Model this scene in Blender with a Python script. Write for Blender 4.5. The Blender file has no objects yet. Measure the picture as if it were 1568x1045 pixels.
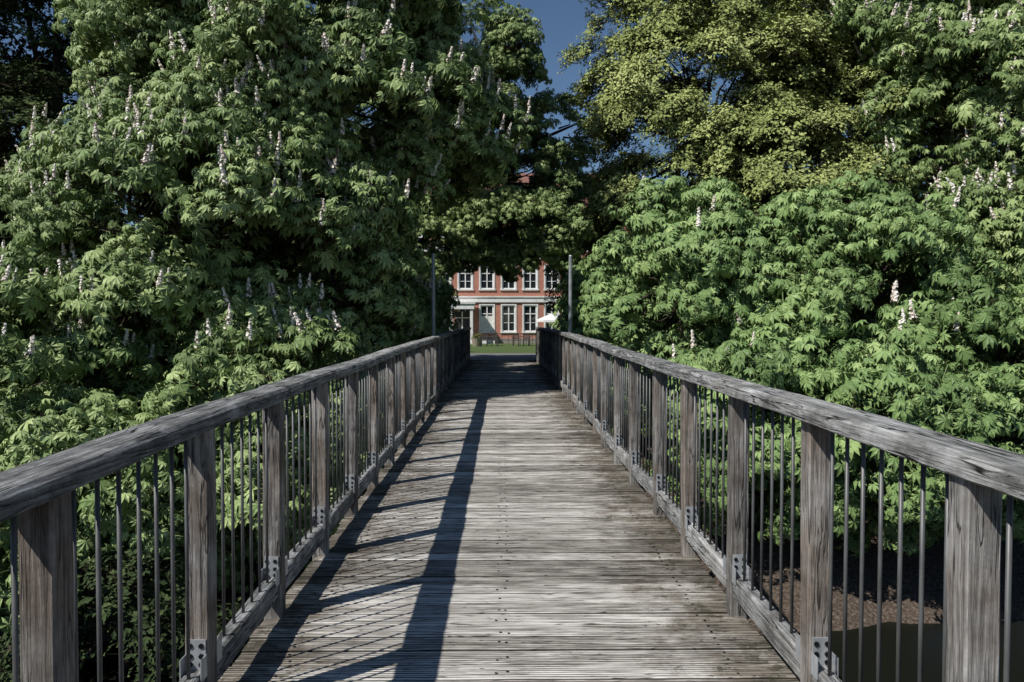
import bpy, math, random, bmesh
from mathutils import Vector, Matrix, noise
random.seed(7)
R=random.random
def U(a,b): return a+(b-a)*R()
sc=bpy.context.scene
def sst(a,b,x):
    t=max(0,min(1,(x-a)/(b-a))); return t*t*(3-2*t)
def arch(y): return .09*sst(0,18,y)
# ------------------------------------------------------------ helpers
class MB:
    def __init__(s): s.v=[];s.f=[];s.m=[];s.r=[]
    def add(s,vs,fs,mat=0,rnd=None):
        o=len(s.v); s.v+= [tuple(v) for v in vs]
        r=R() if rnd is None else rnd
        for i,f in enumerate(fs):
            s.f.append(tuple(i_+o for i_ in f)); s.m.append(mat[i] if isinstance(mat,list) else mat); s.r.append(r)
    def merge(s,o,M,dr=0):
        n=len(s.v); s.v+=[tuple(M@Vector(v)) for v in o.v]; s.f+=[tuple(i+n for i in f) for f in o.f]; s.m+=o.m
        s.r+=[min(1,max(0,r+dr)) for r in o.r]
    def box(s,x0,x1,y0,y1,z0,z1,mat=0,rnd=None):
        vs=[(x0,y0,z0),(x1,y0,z0),(x1,y1,z0),(x0,y1,z0),(x0,y0,z1),(x1,y0,z1),(x1,y1,z1),(x0,y1,z1)]
        s.add(vs,[(0,3,2,1),(4,5,6,7),(0,1,5,4),(1,2,6,5),(2,3,7,6),(3,0,4,7)],mat,rnd)
    def sweep(s,profiles,mat=0,rnd=None,cap=True,sidemats=None):
        n=len(profiles[0]); vs=[p for ring in profiles for p in ring]; fs=[]; ms=[]
        for i in range(len(profiles)-1):
            for j in range(n):
                k=(j+1)%n
                fs.append((i*n+j,i*n+k,(i+1)*n+k,(i+1)*n+j)); ms.append(sidemats[j] if sidemats else mat)
        if cap:
            fs.append(tuple(reversed(range(n)))); b=(len(profiles)-1)*n
            fs.append(tuple(range(b,b+n))); ms+=[mat,mat]
        s.add(vs,fs,ms,rnd)
    def beam(s,p0,p1,w,h,axis,ch=0.008,segs=1,jit=0.0,mat=0,rnd=None):
        a,b=w/2,h/2; c=ch
        prof=[(-a+c,-b),(a-c,-b),(a,-b+c),(a,b-c),(a-c,b),(-a+c,b),(-a,b-c),(-a,-b+c)]
        rings=[]
        p0=Vector(p0);p1=Vector(p1)
        for i in range(segs+1):
            p=p0.lerp(p1,i/segs); jx,jz=U(-jit,jit),U(-jit,jit); ring=[]
            for (u,v) in prof:
                u2=u+jx+U(-jit,jit)*.5; v2=v+jz+U(-jit,jit)*.5
                if axis=='y': ring.append((p.x+u2,p.y,p.z+v2))
                elif axis=='z': ring.append((p.x+u2,p.y-v2,p.z))
                else: ring.append((p.x,p.y-u2,p.z+v2))
            rings.append(ring)
        s.sweep(rings,mat,rnd)
    def tube(s,pts,rad,n=6,mat=0,rnd=None,cap=True):
        rings=[]
        for i,p in enumerate(pts):
            p=Vector(p)
            d=(Vector(pts[min(i+1,len(pts)-1)])-Vector(pts[max(i-1,0)])).normalized()
            u=d.cross(Vector((0.13,0.99,0.05)))
            if u.length<.05:u=d.cross(Vector((1,0,0)))
            u.normalize(); w=d.cross(u)
            rings.append([tuple(p+(u*math.cos(2*math.pi*j/n)+w*math.sin(2*math.pi*j/n))*rad[i]) for j in range(n)])
        s.sweep(rings,mat,rnd,cap)
    def obj(s,name,mats,parent=None,smooth=False,link=True,fix=True):
        me=bpy.data.meshes.new(name); me.from_pydata(s.v,[],s.f)
        for m in mats: me.materials.append(m)
        me.polygons.foreach_set('material_index',s.m)
        at=me.attributes.new('rnd','FLOAT','FACE'); at.data.foreach_set('value',s.r)
        if smooth: me.polygons.foreach_set('use_smooth',[True]*len(s.f))
        if fix:
            bm=bmesh.new(); bm.from_mesh(me); bmesh.ops.recalc_face_normals(bm,faces=bm.faces); bm.to_mesh(me); bm.free()
        me.update()
        o=bpy.data.objects.new(name,me)
        if link: sc.collection.objects.link(o)
        if parent: o.parent=parent
        return o
    def bend(s):
        s.v=[(x,y,z+arch(y)) for x,y,z in s.v]; return s
def empty(name,loc=(0,0,0)):
    e=bpy.data.objects.new(name,None); e.location=loc; e.empty_display_size=.3; sc.collection.objects.link(e); return e

# ------------------------------------------------------------ materials
class NT:
    def __init__(s,name):
        s.mat=bpy.data.materials.new(name); s.mat.use_nodes=True; s.t=s.mat.node_tree; s.n=s.t.nodes
        s.n.clear(); s.out=s.n.new('ShaderNodeOutputMaterial')
    def N(s,ty,**k):
        n=s.n.new(ty)
        for a,b in k.items(): setattr(n,a,b)
        return n
    def L(s,a,b): s.t.links.new(a,b)
    def math(s,op,a,b=None,c=None,clamp=False):
        n=s.N('ShaderNodeMath',operation=op); n.use_clamp=clamp
        for i,x in enumerate((a,b,c)):
            if x is None: continue
            if isinstance(x,(int,float)): n.inputs[i].default_value=x
            else: s.L(x,n.inputs[i])
        return n.outputs[0]
    def noise(s,vec,scale,detail=4,rough=.6,dist=0):
        n=s.N('ShaderNodeTexNoise'); n.inputs['Scale'].default_value=scale; n.inputs['Detail'].default_value=detail
        n.inputs['Roughness'].default_value=rough; n.inputs['Distortion'].default_value=dist
        if vec is not None: s.L(vec,n.inputs['Vector'])
        return n.outputs['Fac']
    def ramp(s,fac,stops,interp='LINEAR'):
        n=s.N('ShaderNodeValToRGB'); n.color_ramp.interpolation=interp
        cr=n.color_ramp
        while len(cr.elements)<len(stops): cr.elements.new(.5)
        for e,(p,c) in zip(cr.elements,stops):
            e.position=p; e.color=(c,c,c,1) if isinstance(c,(int,float)) else (*c,1)
        s.L(fac,n.inputs[0]); return n.outputs['Color']
    def mix(s,f,a,b,bt='MIX'):
        n=s.N('ShaderNodeMix',data_type='RGBA',blend_type=bt)
        for sock,x in ((n.inputs[0],f),(n.inputs[6],a),(n.inputs[7],b)):
            if isinstance(x,(int,float)): sock.default_value=x
            elif isinstance(x,tuple): sock.default_value=(*x,1)
            else: s.L(x,sock)
        return n.outputs[2]
    def attr(s,name):
        n=s.N('ShaderNodeAttribute'); n.attribute_name=name; return n.outputs['Fac']
    def coords(s,scale=(1,1,1),rndoff=True):
        tc=s.N('ShaderNodeTexCoord'); mp=s.N('ShaderNodeMapping')
        mp.inputs['Scale'].default_value=scale
        if rndoff:
            cx=s.N('ShaderNodeCombineXYZ'); r=s.attr('rnd')
            for i,k in enumerate((31.7,57.3,43.1)): s.L(s.math('MULTIPLY',r,k),cx.inputs[i])
            ad=s.N('ShaderNodeVectorMath',operation='ADD'); s.L(tc.outputs['Object'],ad.inputs[0]); s.L(cx.outputs[0],ad.inputs[1])
            s.L(ad.outputs[0],mp.inputs[0])
        else: s.L(tc.outputs['Object'],mp.inputs[0])
        return mp.outputs[0]
    def bump(s,h,strength,dist,prev=None):
        n=s.N('ShaderNodeBump'); n.inputs['Strength'].default_value=strength; n.inputs['Distance'].default_value=dist
        s.L(h,n.inputs['Height'])
        if prev is not None: s.L(prev,n.inputs['Normal'])
        return n.outputs[0]
    def bsdf(s,col,rough=.7,bump=None,metal=0,spec=.5):
        p=s.N('ShaderNodeBsdfPrincipled')
        if isinstance(col,tuple): p.inputs['Base Color'].default_value=(*col,1)
        else: s.L(col,p.inputs['Base Color'])
        if isinstance(rough,(int,float)): p.inputs['Roughness'].default_value=rough
        else: s.L(rough,p.inputs['Roughness'])
        p.inputs['Metallic'].default_value=metal
        p.inputs['Specular IOR Level'].default_value=spec
        if bump is not None: s.L(bump,p.inputs['Normal'])
        s.L(p.outputs[0],s.out.inputs[0]); return p
    def diff(s,col,bump=None):
        p=s.N('ShaderNodeBsdfDiffuse')
        if isinstance(col,tuple): p.inputs[0].default_value=(*col,1)
        else: s.L(col,p.inputs[0])
        if bump is not None: s.L(bump,p.inputs['Normal'])
        s.L(p.outputs[0],s.out.inputs[0]); return p

def wood(name,axis,stops,crack=1.0,tint=None,tintamt=.5,gs=1.0,knots=False):
    m=NT(name)
    def st(l,a): return {'x':(l,a,a),'y':(a,l,a),'z':(a,a,l)}[axis]
    c1=m.coords(st(1.6,34)); c0=m.coords((1,1,1)); c2=m.coords(st(.8,13)); c3=m.coords(st(.5,26))
    g=m.noise(c1,2.2*gs,6,.75,.5); b=m.noise(c0,5,5,.7); k=m.noise(c2,1.6,3,.5,.8); k3=m.noise(c3,1.5,2,.5,.6)
    s=m.math('ADD',m.math('MULTIPLY',g,.56),m.math('ADD',m.math('MULTIPLY',b,.40),m.math('MULTIPLY',k,.10)))
    s=m.math('ADD',s,m.math('MULTIPLY',m.math('SUBTRACT',m.attr('rnd'),.5),.12))
    col=m.ramp(s,stops)
    if tint:
        tf=m.ramp(m.math('ADD',m.noise(c0,2.3,3,.6),m.math('MULTIPLY',m.math('SUBTRACT',m.attr('rnd'),.5),.25)),[(.42,0),(.66,tintamt)])
        col=m.mix(tf,col,tint,'MULTIPLY')
    mask=m.ramp(m.noise(c0,2.6,3,.6),[(.44,0),(.52,1)])
    cr=m.ramp(m.math('ABSOLUTE',m.math('SUBTRACT',k,.5)),[(0.004,1),(.022,0)])
    cr3=m.ramp(m.math('ABSOLUTE',m.math('SUBTRACT',k3,.5)),[(0.003,.8),(.02,0)])
    cf=m.math('MULTIPLY',m.math('MAXIMUM',m.math('MULTIPLY',cr,mask),m.math('MULTIPLY',cr3,.7)),crack,clamp=True)
    if knots:
        v=m.N('ShaderNodeTexVoronoi'); m.L(m.coords(st(1.3,3.2)),v.inputs['Vector']); v.inputs['Scale'].default_value=1.0
        d=v.outputs['Distance']; kd=m.ramp(d,[(.05,1),(.085,0)])
        cf=m.math('MAXIMUM',cf,kd)
        ring=m.math('MULTIPLY',m.ramp(d,[(.08,1),(.26,0)]),m.math('ADD',m.math('MULTIPLY',m.math('SINE',m.math('MULTIPLY',d,150)),.35),.3),clamp=True)
        col=m.mix(ring,col,(.07,.065,.06))
    col=m.mix(cf,col,(.012,.011,.010))
    bp=m.bump(m.math('SUBTRACT',g,m.math('MULTIPLY',cf,.6)),.95,.010)
    m.bsdf(col,.88,bp,spec=.2); return m.mat

M_rail=wood('weathered_rail_wood','y',[(.36,(.055,.055,.054)),(.49,(.205,.205,.20)),(.63,(.55,.55,.54))],1.0,(.60,.57,.52),.65,knots=True)
M_post=wood('weathered_post_wood','z',[(.34,(.075,.067,.060)),(.50,(.205,.19,.175)),(.67,(.48,.465,.44))],.8,(.64,.53,.45),.8)
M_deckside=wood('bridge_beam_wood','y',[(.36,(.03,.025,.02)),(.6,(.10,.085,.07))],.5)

def deck_mat(name,dk):
    m=NT(name)
    c1=m.coords((1.6,55,55)); c0=m.coords((1,1,1),False); cb=m.coords((2.5,9,1)); cc=m.coords((1.0,24,1))
    g=m.noise(c1,1.8,6,.75,.4); b=m.noise(cb,1.6,5,.7); k=m.noise(cc,1.6,2,.5,.7)
    s=m.math('ADD',m.math('MULTIPLY',g,.5),m.math('MULTIPLY',b,.5))
    s=m.math('ADD',s,m.math('MULTIPLY',m.math('SUBTRACT',m.attr('rnd'),.5),.20))
    col=m.ramp(s,[(.33,(.14*dk,.124*dk,.108*dk)),(.47,(.385*dk,.36*dk,.32*dk)),(.63,(.72*dk,.685*dk,.63*dk))])
    tc=m.N('ShaderNodeTexCoord'); sx=m.N('ShaderNodeSeparateXYZ'); m.L(tc.outputs['Object'],sx.inputs[0])
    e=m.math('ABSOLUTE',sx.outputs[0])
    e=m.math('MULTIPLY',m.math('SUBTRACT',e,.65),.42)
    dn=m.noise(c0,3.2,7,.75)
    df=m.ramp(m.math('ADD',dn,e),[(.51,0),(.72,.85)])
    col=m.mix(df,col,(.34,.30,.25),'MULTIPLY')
    mo=m.ramp(m.math('ADD',m.noise(c0,8,5,.75),m.math('MULTIPLY',e,.5)),[(.63,0),(.70,.75)])
    col=m.mix(mo,col,(.05,.046,.03))
    cr=m.ramp(m.math('ABSOLUTE',m.math('SUBTRACT',k,.5)),[(.004,.85),(.02,0)])
    col=m.mix(cr,col,(.02,.017,.014))
    bp=m.bump(g,.8,.005)
    m.bsdf(col,.88,bp,spec=.2); return m.mat
M_deck=deck_mat('deck_board_wood',1.0)
M_groove=deck_mat('deck_board_groove',.26)
def metal(name,c,rough=.5,met=.7):
    m=NT(name); n=m.noise(m.coords((1,1,.3)),25,4,.6)
    col=m.mix(m.ramp(n,[(.35,0),(.7,1)]),tuple(x*.55 for x in c),c)
    m.bsdf(col,rough,None,met); return m.mat
M_bal=metal('steel_baluster',(.14,.14,.138),.5,.3)
M_galv=metal('galvanised_steel',(.56,.58,.60),.4,.4)
M_black=metal('dark_bolt',(.02,.02,.02),.5,.5)
M_lamp=metal('grey_painted_pole',(.36,.38,.40),.45,.2)

def leafmat(name,base,tipc,rough=.5,gloss=True):
    m=NT(name)
    oi=m.N('ShaderNodeObjectInfo'); geo=m.N('ShaderNodeNewGeometry')
    n=m.noise(geo.outputs['Position'],1.2,2,.6)
    v=m.math('ADD',m.math('MULTIPLY',oi.outputs['Random'],.25),m.math('ADD',m.math('MULTIPLY',m.attr('rnd'),.45),m.math('MULTIPLY',n,.5)))
    col=m.ramp(v,[(.25,tuple(x*.55 for x in base)),(.6,base),(.95,tipc)])
    if gloss: m.bsdf(col,rough,spec=.25)
    else: m.diff(col)
    return m.mat
L_ches=leafmat('chestnut_leaf',(.175,.250,.085),(.38,.46,.19))
L_ches2=leafmat('chestnut_leaf_light',(.165,.255,.085),(.34,.45,.17))
L_fine=leafmat('maple_leaf',(.27,.32,.11),(.46,.50,.20),.55,False)
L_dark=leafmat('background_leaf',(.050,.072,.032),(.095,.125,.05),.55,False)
m=NT('blossom'); oi=m.attr('rnd'); m.diff(m.ramp(oi,[(0,(.66,.50,.44)),(.35,(.80,.73,.65)),(1,(.88,.85,.78))])); M_blos=m.mat
m=NT('bark'); cc=m.coords((1,1,.25)); n=m.noise(cc,14,4,.7); m.diff(m.ramp(n,[(.35,(.022,.018,.014)),(.7,(.12,.10,.08))]),m.bump(n,.8,.03)); M_bark=m.mat
m=NT('twig'); m.diff((.06,.055,.035)); M_twig=m.mat

# ------------------------------------------------------------ leafy boughs (instanced clumps)
UP=Vector((0,0,1)); SUN=Vector((-.84,-.66,1.2)).normalized()
def rsph():
    while True:
        v=Vector((U(-1,1),U(-1,1),U(-1,1)))
        if .05<v.length<=1: return v.normalized()
def leaflet(mb,base,d,side,up,L,W,droop,mat,rnd):
    mid=[base+d*(L*t)-up*(droop*L*t*t) for t in (0,.62,1.0)]
    w=W*.55
    vs=mid+[mid[1]+side*w+up*(w*.35),mid[1]-side*w+up*(w*.35)]
    mb.add(vs,[(0,3,1),(1,3,2),(0,1,4),(1,2,4)],mat,rnd)
def chestnut_spray(panicle=False):
    mb=MB(); Z=UP
    mb.tube([(0,0,-.25),(0,0,.03)],[.007,.005],3,1,cap=False)
    nl=6
    for i in range(nl):
        a=2*math.pi*(i/nl)+U(-.35,.35); h=U(-.14,.05)
        out=Vector((math.cos(a),math.sin(a),0))
        pl=U(.11,.21); pos=Vector((0,0,h))+out*pl+Z*U(-.01,.07)
        mb.tube([(0,0,h-.03),tuple(pos)],[.003,.002],3,0,cap=False)
        nrm=(Z+out*U(.25,1.0)).normalized()
        fwd=(out-nrm*out.dot(nrm)).normalized(); sd=nrm.cross(fwd)
        s=U(.68,1.12); rnd=R()
        for k,an in enumerate((-2.05,-1.35,-.68,0,.68,1.35,2.05)):
            an+=U(-.08,.08)
            d=fwd*math.cos(an)+sd*math.sin(an)
            ln=(.09,.12,.145,.16,.145,.12,.09)[k]*s
            leaflet(mb,pos,d,nrm.cross(d),nrm,ln,ln*.35,U(.35,.85),0,min(1,max(0,rnd+U(-.12,.12))))
    if panicle:
        mb.tube([(0,0,0),(0,0,.36)],[.005,.002],3,0,cap=False)
        for i in range(75):
            t=R(); z=.10+.27*t; r=.055*(1-t*.8)*U(.5,1); a=U(0,6.283)
            c=Vector((math.cos(a)*r,math.sin(a)*r,z)); o=Vector((math.cos(a),math.sin(a),.5)).normalized()
            u=o.cross(Z).normalized(); w=o.cross(u); q=U(.009,.015)
            u,w=(u*math.cos(a*7)+w*math.sin(a*7))*q,(w*math.cos(a*7)-u*math.sin(a*7))*q
            mb.add([c-u-w,c+u-w,c+u+w,c-u+w],[(0,1,2,3)],2)
    return mb
def fine_spray(size=.075,n=44,wid=.6):
    mb=MB(); Z=UP
    ends=[]
    for i in range(7):
        a=U(0,6.28); e=Vector((math.cos(a)*U(.15,.34),math.sin(a)*U(.15,.34),U(-.05,.12)))
        mb.tube([(0,0,-.15),tuple(e)],[.006,.002],3,1,cap=False); ends.append(e)
    for i in range(n):
        e=random.choice(ends); t=U(.3,1.1); p=e*t+Vector((U(-.05,.05),U(-.05,.05),U(-.04,.05)))
        a=U(0,6.283); d=Vector((math.cos(a),math.sin(a),U(-.6,.1))).normalized()
        nrm=(Z+Vector((U(-.5,.5),U(-.5,.5),0))).normalized(); sd=nrm.cross(d).normalized(); up=d.cross(sd)
        L=size*U(.75,1.25); W=L*wid
        mb.add([p,p+d*L*.45+sd*W*.5+up*L*.08,p+d*L,p+d*L*.45-sd*W*.5+up*L*.08],[(0,2,1),(0,3,2)],0)
    return mb
def rotm(nv): return nv.to_track_quat('Z','Y').to_matrix() @ Matrix.Rotation(U(0,6.283),3,'Z')
def bough(name,seed,mats,kind,r,per,pblos=0,sscale=1.0,flat=.7,upb=.6):
    random.seed(seed); mb=MB(); outw=Vector((1,0,.1)).normalized()
    lib=[chestnut_spray() for _ in range(4)]+[chestnut_spray(True) for _ in range(2)] if kind=='ches' else [fine_spray(*kind) for _ in range(3)]
    for s in range(per):
        e=rsph()
        if e.z<-.3: e.z=-e.z
        e=(e+outw*.45).normalized()
        q=Vector((e.x,e.y,e.z*flat))*r*U(.45,1.12)
        q.z-=.45*r*max(0,e.x)
        nv=(e*.45+outw*.4+UP*upb+rsph()*.4).normalized()
        fl=R()<pblos and e.x>-.1
        if fl: nv=(nv*.5+UP).normalized(); q*=1.1
        sp=(lib[4+int(R()*2)] if fl else lib[int(R()*4)]) if kind=='ches' else random.choice(lib)
        M=Matrix.Translation(q)@(rotm(nv)*(sscale*U(.8,1.2))).to_4x4()
        mb.merge(sp,M,U(-.2,.2))
        mb.tube([(0,0,-.1*r),tuple(q*.95)],[.012,.005],3,1,cap=False)
    return mb.obj(name,mats,link=False,fix=False)
def coll(name,objs):
    c=bpy.data.collections.new(name)
    for o in objs: c.objects.link(o)
    return c
def chcoll(name,L,seed):
    return coll(name,[bough(name+'_bough',seed+i,[L,M_twig,M_blos],'ches',(.34,.5,.5,.64,.64)[i%5],(9,14,14,20,20)[i%5]) for i in range(5)]
      +[bough(name+'_bough_z',seed+20+i,[L,M_twig,M_blos],'ches',(.5,.6,.6)[i],(14,19,19)[i],.30) for i in range(3)])
C_ches=chcoll('chestnut',L_ches,100)
C_ches2=chcoll('chestnut_light',L_ches2,200)
C_fine=coll('maple',[bough('maple_bough',300+i,[L_fine,M_twig],(.08,44,.6),(.45,.6,.7,.8,.7)[i],(13,18,21,25,20)[i],sscale=1.05,flat=.5,upb=.4) for i in range(5)])
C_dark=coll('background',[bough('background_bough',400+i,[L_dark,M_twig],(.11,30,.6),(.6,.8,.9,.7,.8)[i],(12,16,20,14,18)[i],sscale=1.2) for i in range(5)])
random.seed(99)
def gn(coll_):
    ng=bpy.data.node_groups.new('foliage_'+coll_.name,'GeometryNodeTree')
    ng.interface.new_socket('Geometry',in_out='INPUT',socket_type='NodeSocketGeometry')
    ng.interface.new_socket('Geometry',in_out='OUTPUT',socket_type='NodeSocketGeometry')
    n=ng.nodes; gi=n.new('NodeGroupInput'); go=n.new('NodeGroupOutput')
    ip=n.new('GeometryNodeInstanceOnPoints'); ci=n.new('GeometryNodeCollectionInfo')
    ci.inputs['Collection'].default_value=coll_; ci.inputs['Separate Children'].default_value=True; ci.inputs['Reset Children'].default_value=True
    def na(nm,t):
        a=n.new('GeometryNodeInputNamedAttribute'); a.data_type=t; a.inputs['Name'].default_value=nm
        return [o for o in a.outputs if o.enabled and o.name=='Attribute'][0]
    l=ng.links
    l.new(gi.outputs[0],ip.inputs['Points']); l.new(ci.outputs[0],ip.inputs['Instance'])
    ip.inputs['Pick Instance'].default_value=True
    l.new(na('idx','INT'),ip.inputs['Instance Index']); l.new(na('rot','FLOAT_VECTOR'),ip.inputs['Rotation']); l.new(na('scl','FLOAT_VECTOR'),ip.inputs['Scale'])
    l.new(ip.outputs[0],go.inputs[0]); return ng
GN={}; TOT=[0]
def foliage(name,pts,coll_,parent):
    TOT[0]+=len(pts)
    me=bpy.data.meshes.new(name); me.from_pydata([p[0] for p in pts],[],[])
    a=me.attributes.new('idx','INT','POINT'); a.data.foreach_set('value',[p[3] for p in pts])
    a=me.attributes.new('rot','FLOAT_VECTOR','POINT'); a.data.foreach_set('vector',[c for p in pts for c in p[1]])
    a=me.attributes.new('scl','FLOAT_VECTOR','POINT'); a.data.foreach_set('vector',[c for p in pts for c in (p[2],)*3])
    o=bpy.data.objects.new(name,me); sc.collection.objects.link(o); o.parent=parent
    if coll_.name not in GN: GN[coll_.name]=gn(coll_)
    md=o.modifiers.new('foliage','NODES'); md.node_group=GN[coll_.name]
    return o
def grow(lobes,area_per,scale,pblos,fill,keep):
    pts=[];clumps=[]
    def inside(p,skip):
        for j,l in enumerate(lobes):
            if j==skip: continue
            q=((p.x-l[0])/l[3])**2+((p.y-l[1])/l[4])**2+((p.z-l[2])/l[5])**2
            if q<.5: return True
        return False
    for li,l in enumerate(lobes):
        c=Vector(l[:3]); a,b,h=l[3:6]; dens=l[6] if len(l)>6 else 1
        ar=4*math.pi*(((a*b)**1.6+(a*h)**1.6+(b*h)**1.6)/3)**(1/1.6)
        for i in range(int(ar/area_per*dens)):
            d=rsph()
            if d.y>.4 and R()<.65: continue
            k=U(.70,1.12)
            p=c+Vector((d.x*a,d.y*b,d.z*h))*k
            if inside(p,li) or not keep(p): continue
            clumps.append((p,c))
            o=Vector((d.x/a,d.y/b,d.z/h)).normalized()
            yaw=math.atan2(o.y,o.x)+U(-.7,.7)
            fl=R()<pblos and p.z>.8 and k>.85
            pts.append((tuple(p),(U(-.25,.25),-o.z*.35+U(-.25,.25),yaw),scale*U(.85,1.15),5+int(R()*3) if fl else int(R()*5)))
        for i in range(int(fill*a*b*h*4.19)):
            d=rsph()*U(.2,.7); p=c+Vector((d.x*a,d.y*b,d.z*h))
            if keep(p): pts.append((tuple(p),(U(-.5,.5),U(-.5,.5),U(0,6.3)),scale*1.5,int(R()*5)))
    return pts,clumps
def tree(name,base,height,r0,lobes,coll_,area=.6,scale=1.0,pblos=0,fill=.05,keep=lambda p:True,fname='crown'):
    pts,clumps=grow(lobes,area,scale,pblos,fill,keep)
    mb=MB(); b=Vector(base); top=b+Vector((U(-.4,.4),U(-.4,.4),height))
    tp=[b+Vector((0,0,-.4)),b+Vector((0,0,.4)),b.lerp(top,.3)+Vector((U(-.15,.15),U(-.15,.15),0)),b.lerp(top,.6)+Vector((U(-.3,.3),U(-.3,.3),0)),top]
    mb.tube(tp,[r0*1.5,r0*1.08,r0*.85,r0*.55,r0*.12],10,0)
    for l in lobes:
        c=Vector(l[:3]); t=min(.85,max(.15,(c.z-b.z)/height*.6)); st=b.lerp(top,t)
        mid=st.lerp(c,.55)+Vector((U(-.3,.3),U(-.3,.3),U(.1,.5)))
        mb.tube([st,mid,c,c+(c-mid)*.5],[r0*.42,r0*.28,r0*.16,r0*.05],6,0)
    for p,c in clumps:
        if R()<.5: continue
        st=c.lerp(p,.25); mid=c.lerp(p,.6)+rsph()*.25
        mb.tube([st,mid,p],[.035,.022,.008],4,0,cap=False)
    t=mb.obj(name,[M_bark],smooth=True,fix=False)
    foliage(fname,pts,coll_,t)
    return t

# ------------------------------------------------------------ terrain, water, path
def H(x,y):
    yy=y-.7*math.sin(x*.13)*sst(3,9,abs(x))
    far=.03-.58*max(0,min(1,(y-30)/35))
    if y>28.4 and abs(x)<16: base=far
    else:
        base=-3.2+2.0*sst(8.5,16,yy)+1.23*sst(15,28.2,yy)
        if y>30: base=far
        if y<-4: base=-3.1+3.0*sst(4,14,-y)
    nz=noise.noise(Vector((x*.45,y*.45,0)))*.22+noise.noise(Vector((x*1.7,y*1.7,3)))*.06
    am=sst(3,6,abs(x)) if y>20 else 1
    if y>60: am=0
    return base+nz*am
def axis(lo,hi,flo,fhi,fine):
    v=[];x=flo
    while x<=fhi+1e-6: v.append(x); x+=fine
    s=fine; x=fhi
    while x<hi: s*=1.25; x+=s; v.append(min(x,hi))
    s=fine; x=flo
    while x>lo: s*=1.25; x-=s; v.insert(0,max(x,lo))
    return v
xs=axis(-450,450,-16,16,.4); ys=axis(-300,700,-6,40,.4)
mb=MB(); nx=len(xs)
vs=[(x,y,H(x,y)) for y in ys for x in xs]
fs=[(j*nx+i,j*nx+i+1,(j+1)*nx+i+1,(j+1)*nx+i) for j in range(len(ys)-1) for i in range(nx-1)]
mb.add(vs,fs,0,0)
m=NT('ground_soil_grass'); c0=m.coords((1,1,1),False)
tc=m.N('ShaderNodeTexCoord'); sp=m.N('ShaderNodeSeparateXYZ'); m.L(tc.outputs['Object'],sp.inputs[0])
n1=m.noise(c0,.8,5,.65); n2=m.noise(c0,22,5,.7); n3=m.noise(c0,9,4,.7)
soil=m.ramp(n2,[(.3,(.03,.022,.017)),(.52,(.11,.083,.064)),(.72,(.27,.215,.17))])
grass=m.ramp(n3,[(.3,(.05,.08,.024)),(.7,(.12,.17,.055))])
gm=m.math('ADD',m.math('MULTIPLY',m.math('SUBTRACT',sp.outputs[1],27),.25),m.math('MULTIPLY',m.math('SUBTRACT',n1,.5),2.5))
gm=m.ramp(gm,[(.2,0),(.6,1)])
m.bsdf(m.mix(gm,soil,grass),.95,m.bump(n2,.8,.05),spec=.2)
ground=mb.obj('ground',[m.mat],smooth=True,fix=False)
m=NT('river_water'); n=m.noise(m.coords((1,1,1),False),3.5,3,.5); m.bsdf((.010,.011,.008),.25,m.bump(n,.15,.02),spec=.05)
mb=MB(); mb.add([(-400,-14,-2.8),(400,-14,-2.8),(400,16,-2.8),(-400,16,-2.8)],[(0,1,2,3)]); mb.obj('river_water',[m.mat],fix=False)
m=NT('path_asphalt'); n=m.noise(m.coords((1,1,1),False),60,4,.7); n2=m.noise(m.coords((1,1,1),False),1.1,4,.6)
m.bsdf(m.mix(m.ramp(n2,[(.4,0),(.7,.6)]),m.ramp(n,[(.3,(.12,.115,.115)),(.7,(.22,.21,.21))]),(.14,.12,.10)),.9,m.bump(n,.3,.01)); M_path=m.mat
mb=MB()
P=[]; N=40
for i in range(N+1):
    y=28.3+(38-28.3)*i/N; w=1.35+max(0,(y-29.5))*.25
    P.append((-w,y,H(0,y)+.045)); P.append((w,y,H(0,y)+.045))
mb.add(P,[(2*i,2*i+1,2*i+3,2*i+2) for i in range(N)],0)
P=[]
for i in range(81):
    x=-40+i
    for k in range(5):
        y=33.6+k*.9+.018*x*x*.15; P.append((x,y,max(H(x,y),H(0,y))+.03+(.12 if abs(x)>15 else 0)))
mb.add(P,[(5*i+k,5*i+5+k,5*i+6+k,5*i+1+k) for i in range(80) for k in range(4)],0)
mb.obj('asphalt_path',[M_path],fix=False)

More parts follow.
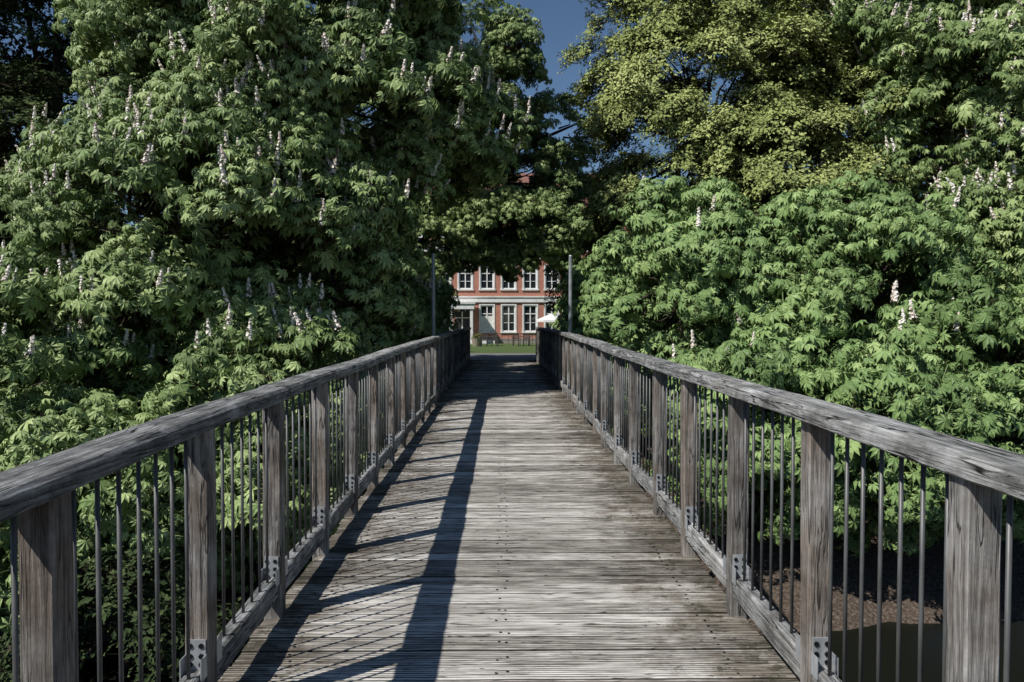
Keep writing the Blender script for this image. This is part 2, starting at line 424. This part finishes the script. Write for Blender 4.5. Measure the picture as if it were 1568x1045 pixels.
# ------------------------------------------------------------ bridge
bridge=empty('wooden_footbridge')
Y0,YE=-4.0,28.6
mb=MB(); pitch=.150; bw=.141; y=Y0
scr=MB()
while y<YE:
    ribs=7
    dz=U(-.004,.004); tilt=U(-.002,.002)
    prof=[(0,-.04),(.001,-.002)]; sm=[1,0]
    for k in range(ribs):
        a=.002+k/ribs*(bw-.004); b_=(bw-.004)/ribs
        prof+=[(a+.001,0),(a+b_*.68,0),(a+b_*.76,-.005),(a+b_*.96,-.005)]; sm+=[0,1,1,1]
    prof=prof[:-2]; sm=sm[:-2]
    prof+=[(bw-.001,-.001),(bw,-.04)]; sm+=[1,1]
    x0,x1=-1.22+U(-.015,.015),1.27+U(-.015,.015)
    yaw=U(-.0025,.0025); rings=[]
    S=16; ph=U(0,99)
    for i in range(S+1):
        x=x0+(x1-x0)*i/S
        ring=[]
        for q,p in enumerate(prof):
            w=.0026*noise.noise(Vector((x*7,q*1.7,ph))) if p[1]>-.005 else 0
            ring.append((x,y+p[0]+yaw*x,p[1]+dz+tilt*x+w))
        rings.append(ring)
    mb.sweep(rings,0,None,True,sm)
    for xx in (-.98,-.02,.03,1.03):
        for yy in ((.035,.108) if abs(xx)>.5 else (.03+U(0,.05),)):
            cx,cy=xx+U(-.015,.015),y+yy
            if R()<.15: continue
            rr=.0085
            scr.add([(cx+rr*math.cos(t*1.047),cy+rr*math.sin(t*1.047),dz+.0026) for t in range(6)],[tuple(range(6))],0)
    y+=pitch
mb.bend().obj('deck_boards',[M_deck,M_groove],bridge)
scr.bend().obj('deck_screws',[M_black],bridge,fix=False)
mb=MB()
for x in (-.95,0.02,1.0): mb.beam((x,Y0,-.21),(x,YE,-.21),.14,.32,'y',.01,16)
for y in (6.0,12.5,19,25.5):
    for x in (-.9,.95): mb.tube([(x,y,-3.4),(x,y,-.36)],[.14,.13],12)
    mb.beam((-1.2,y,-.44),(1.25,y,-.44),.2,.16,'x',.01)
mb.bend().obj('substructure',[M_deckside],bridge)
sp_=1.04; first=2.0-4*sp_
NP=int((YE-first)/sp_)+1
for side,X,RZ in (('left',-1.18,1.20),('right',1.235,1.225)):
    rz=lambda y: RZ-(.035*(1-sst(1.0,3.6,y)) if side=='left' else 0)
    posts=MB(); rail=MB(); low=MB(); bal=MB(); br=MB()
    ysl=[first+i*sp_+U(-.012,.012) for i in range(NP)]
    wob=[U(-.014,.014) for _ in ysl]
    for i,y in enumerate(ysl):
        px=X+wob[i]
        posts.beam((px,y,-.16),(px+U(-.01,.01),y+U(-.006,.006),rz(y)-.066),.092,.092,'z',.006,6,.0016)
        for s2 in (-1,1):
            yy=y+s2*.0495
            br.box(px-.036,px+.036,yy-.004,yy+.003,.20,.325,0)
            for bx in (-.022,.02):
                for bz in (.23,.262,.302):
                    br.tube([(px+bx,yy+s2*.002,bz),(px+bx,yy+s2*.009,bz)],[.0105,.0105],6,1)
            br.box(px-.041,px-.037,min(yy,yy+s2*.06),max(yy,yy+s2*.06),.185,.27,0)
            br.box(px+.037,px+.041,min(yy,yy+s2*.06),max(yy,yy+s2*.06),.185,.27,0)
        if i<NP-1:
            y2=ysl[i+1]; p2=X+wob[i+1]
            low.beam((px,y+.052,.155),(p2,y2-.052,.155+U(-.008,.008)),.068,.115,'y',.008,6,.0022)
            for k in range(7):
                t=(k+1)/8; bx=px+(p2-px)*t; by=y+(y2-y)*t
                bal.tube([(bx,by,.20),(bx+U(-.002,.002),by,rz(by)-.06)],[.0072,.0072],7)
    joints=[-1]+(list(range(6,NP-1,3)) if side=='left' else list(range(7,NP-1,4)))+[NP-1]
    for a,b in zip(joints[:-1],joints[1:]):
        ya=ysl[a]+.003 if a>=0 else ysl[0]-.6; yb=ysl[b]-.003 if b<NP-1 else ysl[-1]+.12
        xa=X+(wob[a] if a>=0 else 0); xb=X+wob[b]
        nseg=max(6,int((yb-ya)/.05)); rnd=R(); dz=U(-.006,.006)
        rings=[]; hw=.081
        ph=U(0,50)
        for q in range(nseg+1):
            t=q/nseg; yy=ya+(yb-ya)*t; cx=xa+(xb-xa)*t+.013*noise.noise(Vector((ph,yy*.8,0))); cz=rz(yy)-.033+dz+.010*noise.noise(Vector((ph,yy*.7,5)))
            def E(o):
                n=.006*noise.noise(Vector((ph+o,yy*5,0)))+.004*noise.noise(Vector((ph+o,yy*17,0)))
                big=noise.noise(Vector((ph+o,yy*1.9,7)))
                return n-.022*max(0,big-.33)
            e1,e2=E(9),E(19); r=.013
            ring=[(-hw+r-e1,-.034),(hw-r+e2,-.034),(hw+e2,-.026),(hw+e2,.020+e2*.4),(hw-r+e2,.033),(hw*.45,.036),(0,.0335),(-hw*.45,.0355),(-hw+r-e1,.033),(-hw-e1,.020+e1*.4),(-hw-e1,-.026)]
            rings.append([(cx+u,yy,cz+v) for u,v in ring])
        rail.sweep(rings,0,rnd)
    posts.bend().obj(side+'_posts',[M_post],bridge); rail.bend().obj(side+'_handrail',[M_rail],bridge)
    low.bend().obj(side+'_lower_rail',[M_rail],bridge); bal.bend().obj(side+'_balusters',[M_bal],bridge,smooth=True); br.bend().obj(side+'_brackets',[M_galv,M_black],bridge)
for x,y in ((-1.33,15.2),(1.36,15.6)):
    mb=MB(); mb.tube([(x,y,-.35),(x,y,2.82)],[.040,.036],16,0); mb.tube([(x,y,2.82),(x,y,2.845)],[.042,.030],16,0)
    sgn=1 if x<0 else -1
    for z in (.25,1.05): mb.box(min(x,x+sgn*.12),max(x,x+sgn*.12),y-.03,y+.03,z-.025,z+.025,0)
    mb.tube([(x,y,.9),(x,y,.96)],[.047,.047],16,0)
    mb.obj('metal_pole',[M_lamp],smooth=False)

# ------------------------------------------------------------ brick building
BY=70.0; G=-.55
m=NT('red_brick'); c=m.coords((1,1,1),False)
rot=m.N('ShaderNodeMapping'); rot.inputs['Rotation'].default_value=(math.pi/2,0,0); m.L(c,rot.inputs[0])
bt=m.N('ShaderNodeTexBrick'); m.L(rot.outputs[0],bt.inputs['Vector']); bt.inputs['Scale'].default_value=1
bt.inputs['Brick Width'].default_value=.24; bt.inputs['Row Height'].default_value=.075; bt.inputs['Mortar Size'].default_value=.006
bt.inputs['Color1'].default_value=(.50,.20,.13,1); bt.inputs['Color2'].default_value=(.41,.16,.105,1); bt.inputs['Mortar'].default_value=(.42,.30,.24,1)
nn=m.noise(c,1.3,5,.6); m.bsdf(m.mix(m.ramp(nn,[(.4,0),(.7,.4)]),bt.outputs[0],(.30,.11,.08)),.9); M_brick=m.mat
m=NT('white_trim'); nn=m.noise(m.coords((1,1,1),False),3,4,.6); m.bsdf(m.ramp(nn,[(.3,(.62,.60,.56)),(.6,(.78,.77,.74))]),.6); M_white=m.mat
m=NT('window_glass'); m.bsdf((.02,.025,.03),.06,spec=.8); M_glass=m.mat
m=NT('red_roof_tiles'); nn=m.noise(m.coords((3,1,3)),4,4,.6); m.bsdf(m.ramp(nn,[(.3,(.14,.06,.045)),(.7,(.26,.12,.09))]),.85); M_roof=m.mat
m=NT('dark_opening'); m.bsdf((.02,.02,.022),.6); M_dk=m.mat
house=empty('brick_building')
walls=MB(); win=MB(); trim=MB()
bays=[.58+1.93*k for k in range(-6,7)]
XL,XR=bays[0]-1.2,bays[-1]+1.2
fl=[(G+1.05,G+3.4),(4.3,6.35),(7.7,9.5)]
zb=[G]+[z for f in fl for z in f]+[11.2]
hwid=.58
xb=[XL]+[v for b in bays for v in (b-hwid,b+hwid)]+[XR]
for i in range(len(xb)-1):
    for j in range(len(zb)-1):
        if i%2==1 and j%2==1: continue
        x0,x1,z0,z1=xb[i],xb[i+1],zb[j],zb[j+1]
        walls.add([(x0,BY,z0),(x1,BY,z0),(x1,BY,z1),(x0,BY,z1)],[(0,1,2,3)],0,.5)
walls.add([(XL,BY,G),(XL,BY+11,G),(XL,BY+11,11.2),(XL,BY,11.2)],[(0,1,2,3)],0,.5)
walls.add([(XR,BY,G),(XR,BY+11,G),(XR,BY+11,11.2),(XR,BY,11.2)],[(0,1,2,3)],0,.5)
walls.add([(XL,BY+11,G),(XR,BY+11,G),(XR,BY+11,11.2),(XL,BY+11,11.2)],[(0,1,2,3)],0,.5)
for bi,b in enumerate(bays):
    for fi,(z0,z1) in enumerate(fl):
        isdoor=(bi==5 and fi==0)
        a,c_=b-hwid,b+hwid
        win.add([(a,BY,z0),(a,BY+.2,z0),(a,BY+.2,z1),(a,BY,z1)],[(0,1,2,3)],0)
        win.add([(c_,BY,z0),(c_,BY+.2,z0),(c_,BY+.2,z1),(c_,BY,z1)],[(0,1,2,3)],0)
        win.add([(a,BY,z1),(c_,BY,z1),(c_,BY+.2,z1),(a,BY+.2,z1)],[(0,1,2,3)],0)
        win.add([(a,BY,z0),(c_,BY,z0),(c_,BY+.2,z0),(a,BY+.2,z0)],[(0,1,2,3)],0)
        win.add([(a,BY+.16,z0),(c_,BY+.16,z0),(c_,BY+.16,z1),(a,BY+.16,z1)],[(0,1,2,3)],1)
        fw=.1
        win.box(a,a+fw,BY+.06,BY+.15,z0,z1,0); win.box(c_-fw,c_,BY+.06,BY+.15,z0,z1,0)
        win.box(a+fw,c_-fw,BY+.06,BY+.15,z1-fw,z1,0); win.box(a+fw,c_-fw,BY+.06,BY+.15,z0,z0+fw,0)
        win.box(b-.05,b+.05,BY+.055,BY+.148,z0+fw,z1-fw,0)
        hgt=z1-z0
        zt=z0+hgt*.68
        win.box(a+fw,b-.05,BY+.07,BY+.146,zt-.045,zt+.045,0); win.box(b+.05,c_-fw,BY+.07,BY+.146,zt-.045,zt+.045,0)
        zq=z0+hgt*.34; win.box(a+fw,b-.05,BY+.09,BY+.144,zq-.022,zq+.022,0); win.box(b+.05,c_-fw,BY+.09,BY+.144,zq-.022,zq+.022,0)
        if isdoor:
            win.box(a+fw,b-.05,BY+.095,BY+.15,z0+fw,z0+hgt*.6,0); win.box(b+.05,c_-fw,BY+.095,BY+.15,z0+fw,z0+hgt*.6,0)
            win.box(a-.12,c_+.12,BY-.5,BY-.15,G,G+.35,0)
        trim.box(a-.13,a-.001,BY-.05,BY-.002,z0,z1+.13,0); trim.box(c_+.001,c_+.13,BY-.05,BY-.002,z0,z1+.13,0)
        trim.box(a,c_,BY-.05,BY-.002,z1+.002,z1+.13,0); trim.box(a-.18,c_+.18,BY-.12,BY-.002,z0-.12,z0-.002,0)
trim.box(XL-.1,XR+.1,BY-.14,BY-.003,3.12,3.55,0); trim.box(XL-.15,XR+.15,BY-.22,BY-.003,3.552,3.66,0)
trim.box(XL-.1,XR+.1,BY-.1,BY-.003,G,G+.45,1); trim.box(XL-.3,XR+.3,BY-.4,BY-.003,10.8,11.25,0)
trim.box(XL-.1,XR+.1,BY-.08,BY-.003,6.95,7.15,0)
m=NT('plinth_stone'); m.bsdf((.26,.23,.2),.9)
walls.obj('walls',[M_brick],house,fix=False); win.obj('windows',[M_white,M_glass],house); trim.obj('cornices',[M_white,m.mat],house)
rf=MB(); e=.5
rf.add([(XL-e,BY-e,11.26),(XR+e,BY-e,11.26),(XR+e,BY+11+e,11.26),(XL-e,BY+11+e,11.26),(XL+4,BY+5.5,15.6),(XR-4,BY+5.5,15.6)],[(0,1,5,4),(1,2,5),(2,3,4,5),(3,0,4),(3,2,1,0)],0)
rf.obj('roof',[M_roof],house)
po=MB(); pa,pc=-4.5,-2.55
for x in (pa,pc-.24): po.box(x,x+.24,BY-1.9,BY-1.66,G,2.5,0)
po.box(pa-.12,pc+.12,BY-2.0,BY-.23,2.5,2.95,0); po.box(pa-.2,pc+.2,BY-2.1,BY-.23,2.952,3.05,0)
po.box(pa+.3,pc-.3,BY-.2,BY-.06,G,2.3,1); po.box(pa-.1,pc+.1,BY-2.2,BY-.16,G-.1,G+.18,0)
po.box(pa+.9,pa+1.0,BY-.24,BY-.2,G+.18,2.3,0); po.box(pa+.3,pc-.3,BY-.24,BY-.2,1.7,1.78,0)
po.obj('porch',[M_white,M_dk],house)
m=NT('white_canvas'); m.bsdf((.74,.73,.7),.9); M_canvas=m.mat
pr=MB(); px,py=3.75,60.0; g=H(px,py)
pr.tube([(px,py,g),(px,py,g+2.45)],[.03,.03],8,1)
n=8; top=(px,py,g+2.5); ring=[(px+1.15*math.cos(6.283*i/n+.2),py+1.15*math.sin(6.283*i/n+.2),g+2.02) for i in range(n)]
ring2=[(a,b,c-.16) for a,b,c in ring]
pr.add([top]+ring+ring2,[(0,i+1,(i+1)%n+1) for i in range(n)]+[(i+1,i+1+n,(i+1)%n+1+n,(i+1)%n+1) for i in range(n)],0)
for i in range(n): pr.tube([(px,py,g+2.2),ring[i]],[.01,.01],4,1)
pr.box(px-.3,px+.3,py-.3,py+.3,g,g+.08,1); pr.obj('parasol',[M_canvas,M_galv],fix=False)
m=NT('garden_furniture_wood'); m.bsdf((.06,.05,.045),.7); M_furn=m.mat
def table(x,y):
    g=H(0,y); t=MB()
    for i in range(5): t.box(x-.8,x+.8,y-.4+i*.165,y-.4+i*.165+.15,g+.71,g+.75)
    for sx in (-.65,.65):
        for sy in (-.3,.3): t.box(x+sx-.035,x+sx+.035,y+sy-.035,y+sy+.035,g,g+.708)
    t.obj('garden_table',[M_furn])
def chair(x,y,f):
    g=H(0,y); t=MB(); t.box(x-.23,x+.23,y-.22,y+.22,g+.43,g+.46)
    for sx in (-.21,.21):
        t.box(x+sx-.02,x+sx+.02,y-.22*f-.02,y-.22*f+.02,g,g+.428); t.box(x+sx-.02,x+sx+.02,y+.24*f-.02,y+.24*f+.02,g,g+.92)
        t.box(x+sx-.02,x+sx+.02,min(y-.22*f,y+.2*f),max(y-.22*f,y+.2*f),g+.64,g+.67)
    for k in range(3): t.box(x-.19,x+.19,y+.24*f-.01,y+.24*f+.01,g+.55+k*.13,g+.62+k*.13)
    t.obj('garden_chair',[M_furn])
for tx in (1.5,3.4,-1.0):
    table(tx,61.5); chair(tx-.4,60.7,-1); chair(tx+.4,60.7,-1); chair(tx-.4,62.3,1); chair(tx+.4,62.3,1)
fe=MB(); g=H(0,64.5)
for i in range(13): fe.box(-1.0+i*.5-.02,-1.0+i*.5+.02,64.48,64.52,g,g+1.0)
for z in (.45,1.0): fe.box(-1.02,5.02,64.46,64.478,g+z-.03,g+z+.02)
fe.obj('terrace_railing',[M_furn])
m=NT('terracotta_concrete'); m.bsdf((.30,.25,.2),.9)
pl=MB(); px,py=-1.95,60.0; g=H(0,py)
pl.tube([(px,py,g),(px,py,g+.55),(px,py,g+.62)],[.3,.42,.45],14,0); pl_o=pl.obj('planter',[m.mat])
foliage('plants',[((px,py,g+.7),(0,0,0),.6,0),((px,py,g+.75),(0,0,2.5),.6,1)],C_fine,pl_o)

# ------------------------------------------------------------ trees
clear=lambda p: not(abs(p.x-.03)<(1.95 if p.y<18 else 1.72) and p.z<3.0 and p.y<33)
def keepA(p): return clear(p) and not (p.x>-1.5 and p.z<4.2)
A=[(-4.4,16.3,6.2,3.5,3.2,3.6),(-4.2,17.2,9.6,3.3,2.9,2.7),(-1.9,16.6,5.8,1.8,1.6,1.4),(-3.6,15.0,2.3,1.9,1.8,2.3),
   (-5.4,13.8,2.8,2.4,2.0,2.5),(-8.2,12.6,.2,2.6,2.2,1.9),(-6.0,11.2,-.9,3.0,1.7,1.3),(-3.9,12.6,-.4,1.9,1.9,1.7),(-3.0,19.5,1.2,1.2,2.5,2.4),(-9.2,15,-.2,2.2,2,1.9),(-7.3,15.5,3.2,1.8,1.8,2.4)]
tree('horse_chestnut_tree',(-5.2,17.2,-2.2),12,.38,A,C_ches,area=.48,pblos=.75,keep=keepA)
B=[(-.6,28.5,6.4,2.9,2.8,3.3),(-3.4,27.5,9.6,3.7,3,4.0),(.5,26.5,10.6,.8,.8,1.3,1.2),(-2.9,26.5,4.2,1.8,1.6,1.5),(2.4,30.5,5.6,1.9,1.8,1.9),(-4.1,26,2,2.2,2,2.8),
   (.2,27,4.7,2.6,1.4,1.2,1.5),(-2.7,23.5,1.6,.9,2.2,2.0,1.3),(1.9,28.5,8.3,1.3,1.2,1.2)]
tree('horse_chestnut_tree',(-3.6,28.8,-.2),12,.34,B,C_ches,area=.58,scale=.92,pblos=.08,keep=lambda p: clear(p) and not(-1.85<p.x<2.0 and p.z<3.5) and not (p.x>1.4 and p.z>9.4))
C=[(3.7,15.2,2.0,1.7,1.8,1.9),(6.2,14.3,1.7,2.4,2.0,1.9),(5.2,12.6,-.2,2.4,1.9,1.4),(8.4,13,.4,2.6,2,1.9),(3.1,17.5,1.2,1.1,2.2,2.0),(6.5,11.8,-.3,3,1.4,.9)]
tree('horse_chestnut_tree',(5.2,16.6,-2.2),6.0,.26,C,C_ches2,area=.50,pblos=.10,keep=(lambda p: clear(p) and p.x>1.9))
D=[(5.2,20.3,6.2,3.0,2.8,3.2,1.1),(6.6,21.5,10.2,3.4,3,3.2,.95),(8.8,19.5,5,3.0,2.6,3.0,1.1),(11,22,10,3.2,3,3,.9),(3.9,21,9.0,1.7,1.6,1.9,.9),(6.6,18.2,4.4,2.3,1.8,2.0,1.2)]
tree('maple_tree',(6.8,22,-1.2),12.5,.3,D,C_fine,area=.68,scale=1.0,fill=.03,keep=clear)
E=[(11.0,16.3,5.8,2.7,2.4,3.1),(10.4,15.6,2.4,2.3,2,2.0),(10.6,17.5,9.4,2.8,2.4,2.6)]
tree('horse_chestnut_tree',(11.2,17.2,-2.0),11.5,.33,E,C_ches,area=.5,pblos=.95,keep=clear)
F=[(-13,23,7.5,3.6,3,4.5,.8),(-10.2,25,10,3.2,3,4,.8),(-15,22,3,3.5,3,3,.9),(-11.5,20,4.5,2.2,2,3.0,.7),(-13.5,22,12.5,4,3,3,.7)]
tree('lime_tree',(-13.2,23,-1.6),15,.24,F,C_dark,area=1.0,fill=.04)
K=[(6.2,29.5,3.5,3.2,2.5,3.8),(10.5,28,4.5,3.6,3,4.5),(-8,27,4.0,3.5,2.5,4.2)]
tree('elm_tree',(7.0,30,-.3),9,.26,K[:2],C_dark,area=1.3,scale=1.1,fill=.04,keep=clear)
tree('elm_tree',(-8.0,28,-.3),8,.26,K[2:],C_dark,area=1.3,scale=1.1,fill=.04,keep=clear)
lob=[]
for i in range(26):
    x=-62+i*5+U(-1.5,1.5); y=U(46,58)
    if -11<x<12: continue
    h=U(5,8.5); lob.append((x,y,h*.55,4.2,3.6,h*.62))
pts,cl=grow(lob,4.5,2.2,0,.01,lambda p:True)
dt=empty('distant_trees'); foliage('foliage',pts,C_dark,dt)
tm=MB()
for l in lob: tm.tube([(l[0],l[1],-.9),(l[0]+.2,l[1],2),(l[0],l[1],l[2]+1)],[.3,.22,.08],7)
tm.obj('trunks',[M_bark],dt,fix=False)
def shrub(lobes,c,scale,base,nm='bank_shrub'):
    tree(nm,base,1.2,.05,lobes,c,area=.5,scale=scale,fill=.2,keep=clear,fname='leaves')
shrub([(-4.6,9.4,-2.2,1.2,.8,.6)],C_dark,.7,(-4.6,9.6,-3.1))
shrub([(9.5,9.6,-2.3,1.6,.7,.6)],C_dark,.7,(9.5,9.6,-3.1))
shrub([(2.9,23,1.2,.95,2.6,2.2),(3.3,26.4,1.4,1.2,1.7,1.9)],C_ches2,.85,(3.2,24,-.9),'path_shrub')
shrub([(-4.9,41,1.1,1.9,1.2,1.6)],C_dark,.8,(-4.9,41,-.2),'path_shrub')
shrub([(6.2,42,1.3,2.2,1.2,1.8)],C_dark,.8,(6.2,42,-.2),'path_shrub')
# ------------------------------------------------------------ light, sky, camera
D_=-SUN
sl=bpy.data.lights.new('sun','SUN'); sl.energy=5.0; sl.angle=math.radians(.5); sl.color=(1,.97,.92)
so=bpy.data.objects.new('sun',sl); so.rotation_euler=D_.to_track_quat('-Z','Y').to_euler(); so.location=(-20,-16,30); sc.collection.objects.link(so)
w=bpy.data.worlds.new('World'); sc.world=w; w.use_nodes=True
nt=w.node_tree; bg=nt.nodes['Background']; sk=nt.nodes.new('ShaderNodeTexSky'); sk.sky_type='NISHITA'; sk.sun_disc=False
sk.sun_elevation=math.asin(-D_.z); sk.sun_rotation=math.atan2(-D_.x,-D_.y); sk.air_density=1.0; sk.dust_density=0; sk.ozone_density=5.0
nt.links.new(sk.outputs[0],bg.inputs[0]); bg.inputs[1].default_value=.072
cam=bpy.data.cameras.new('camera'); co=bpy.data.objects.new('camera',cam); sc.collection.objects.link(co)
cam.lens=27.55; cam.sensor_width=36; cam.clip_end=2000; cam.clip_start=.05
co.location=(0,0,1.56); co.rotation_euler=(math.radians(90-1.55),0,math.radians(-.72))
sc.camera=co
sc.view_settings.view_transform='Standard'; sc.view_settings.look='None'; sc.view_settings.exposure=0
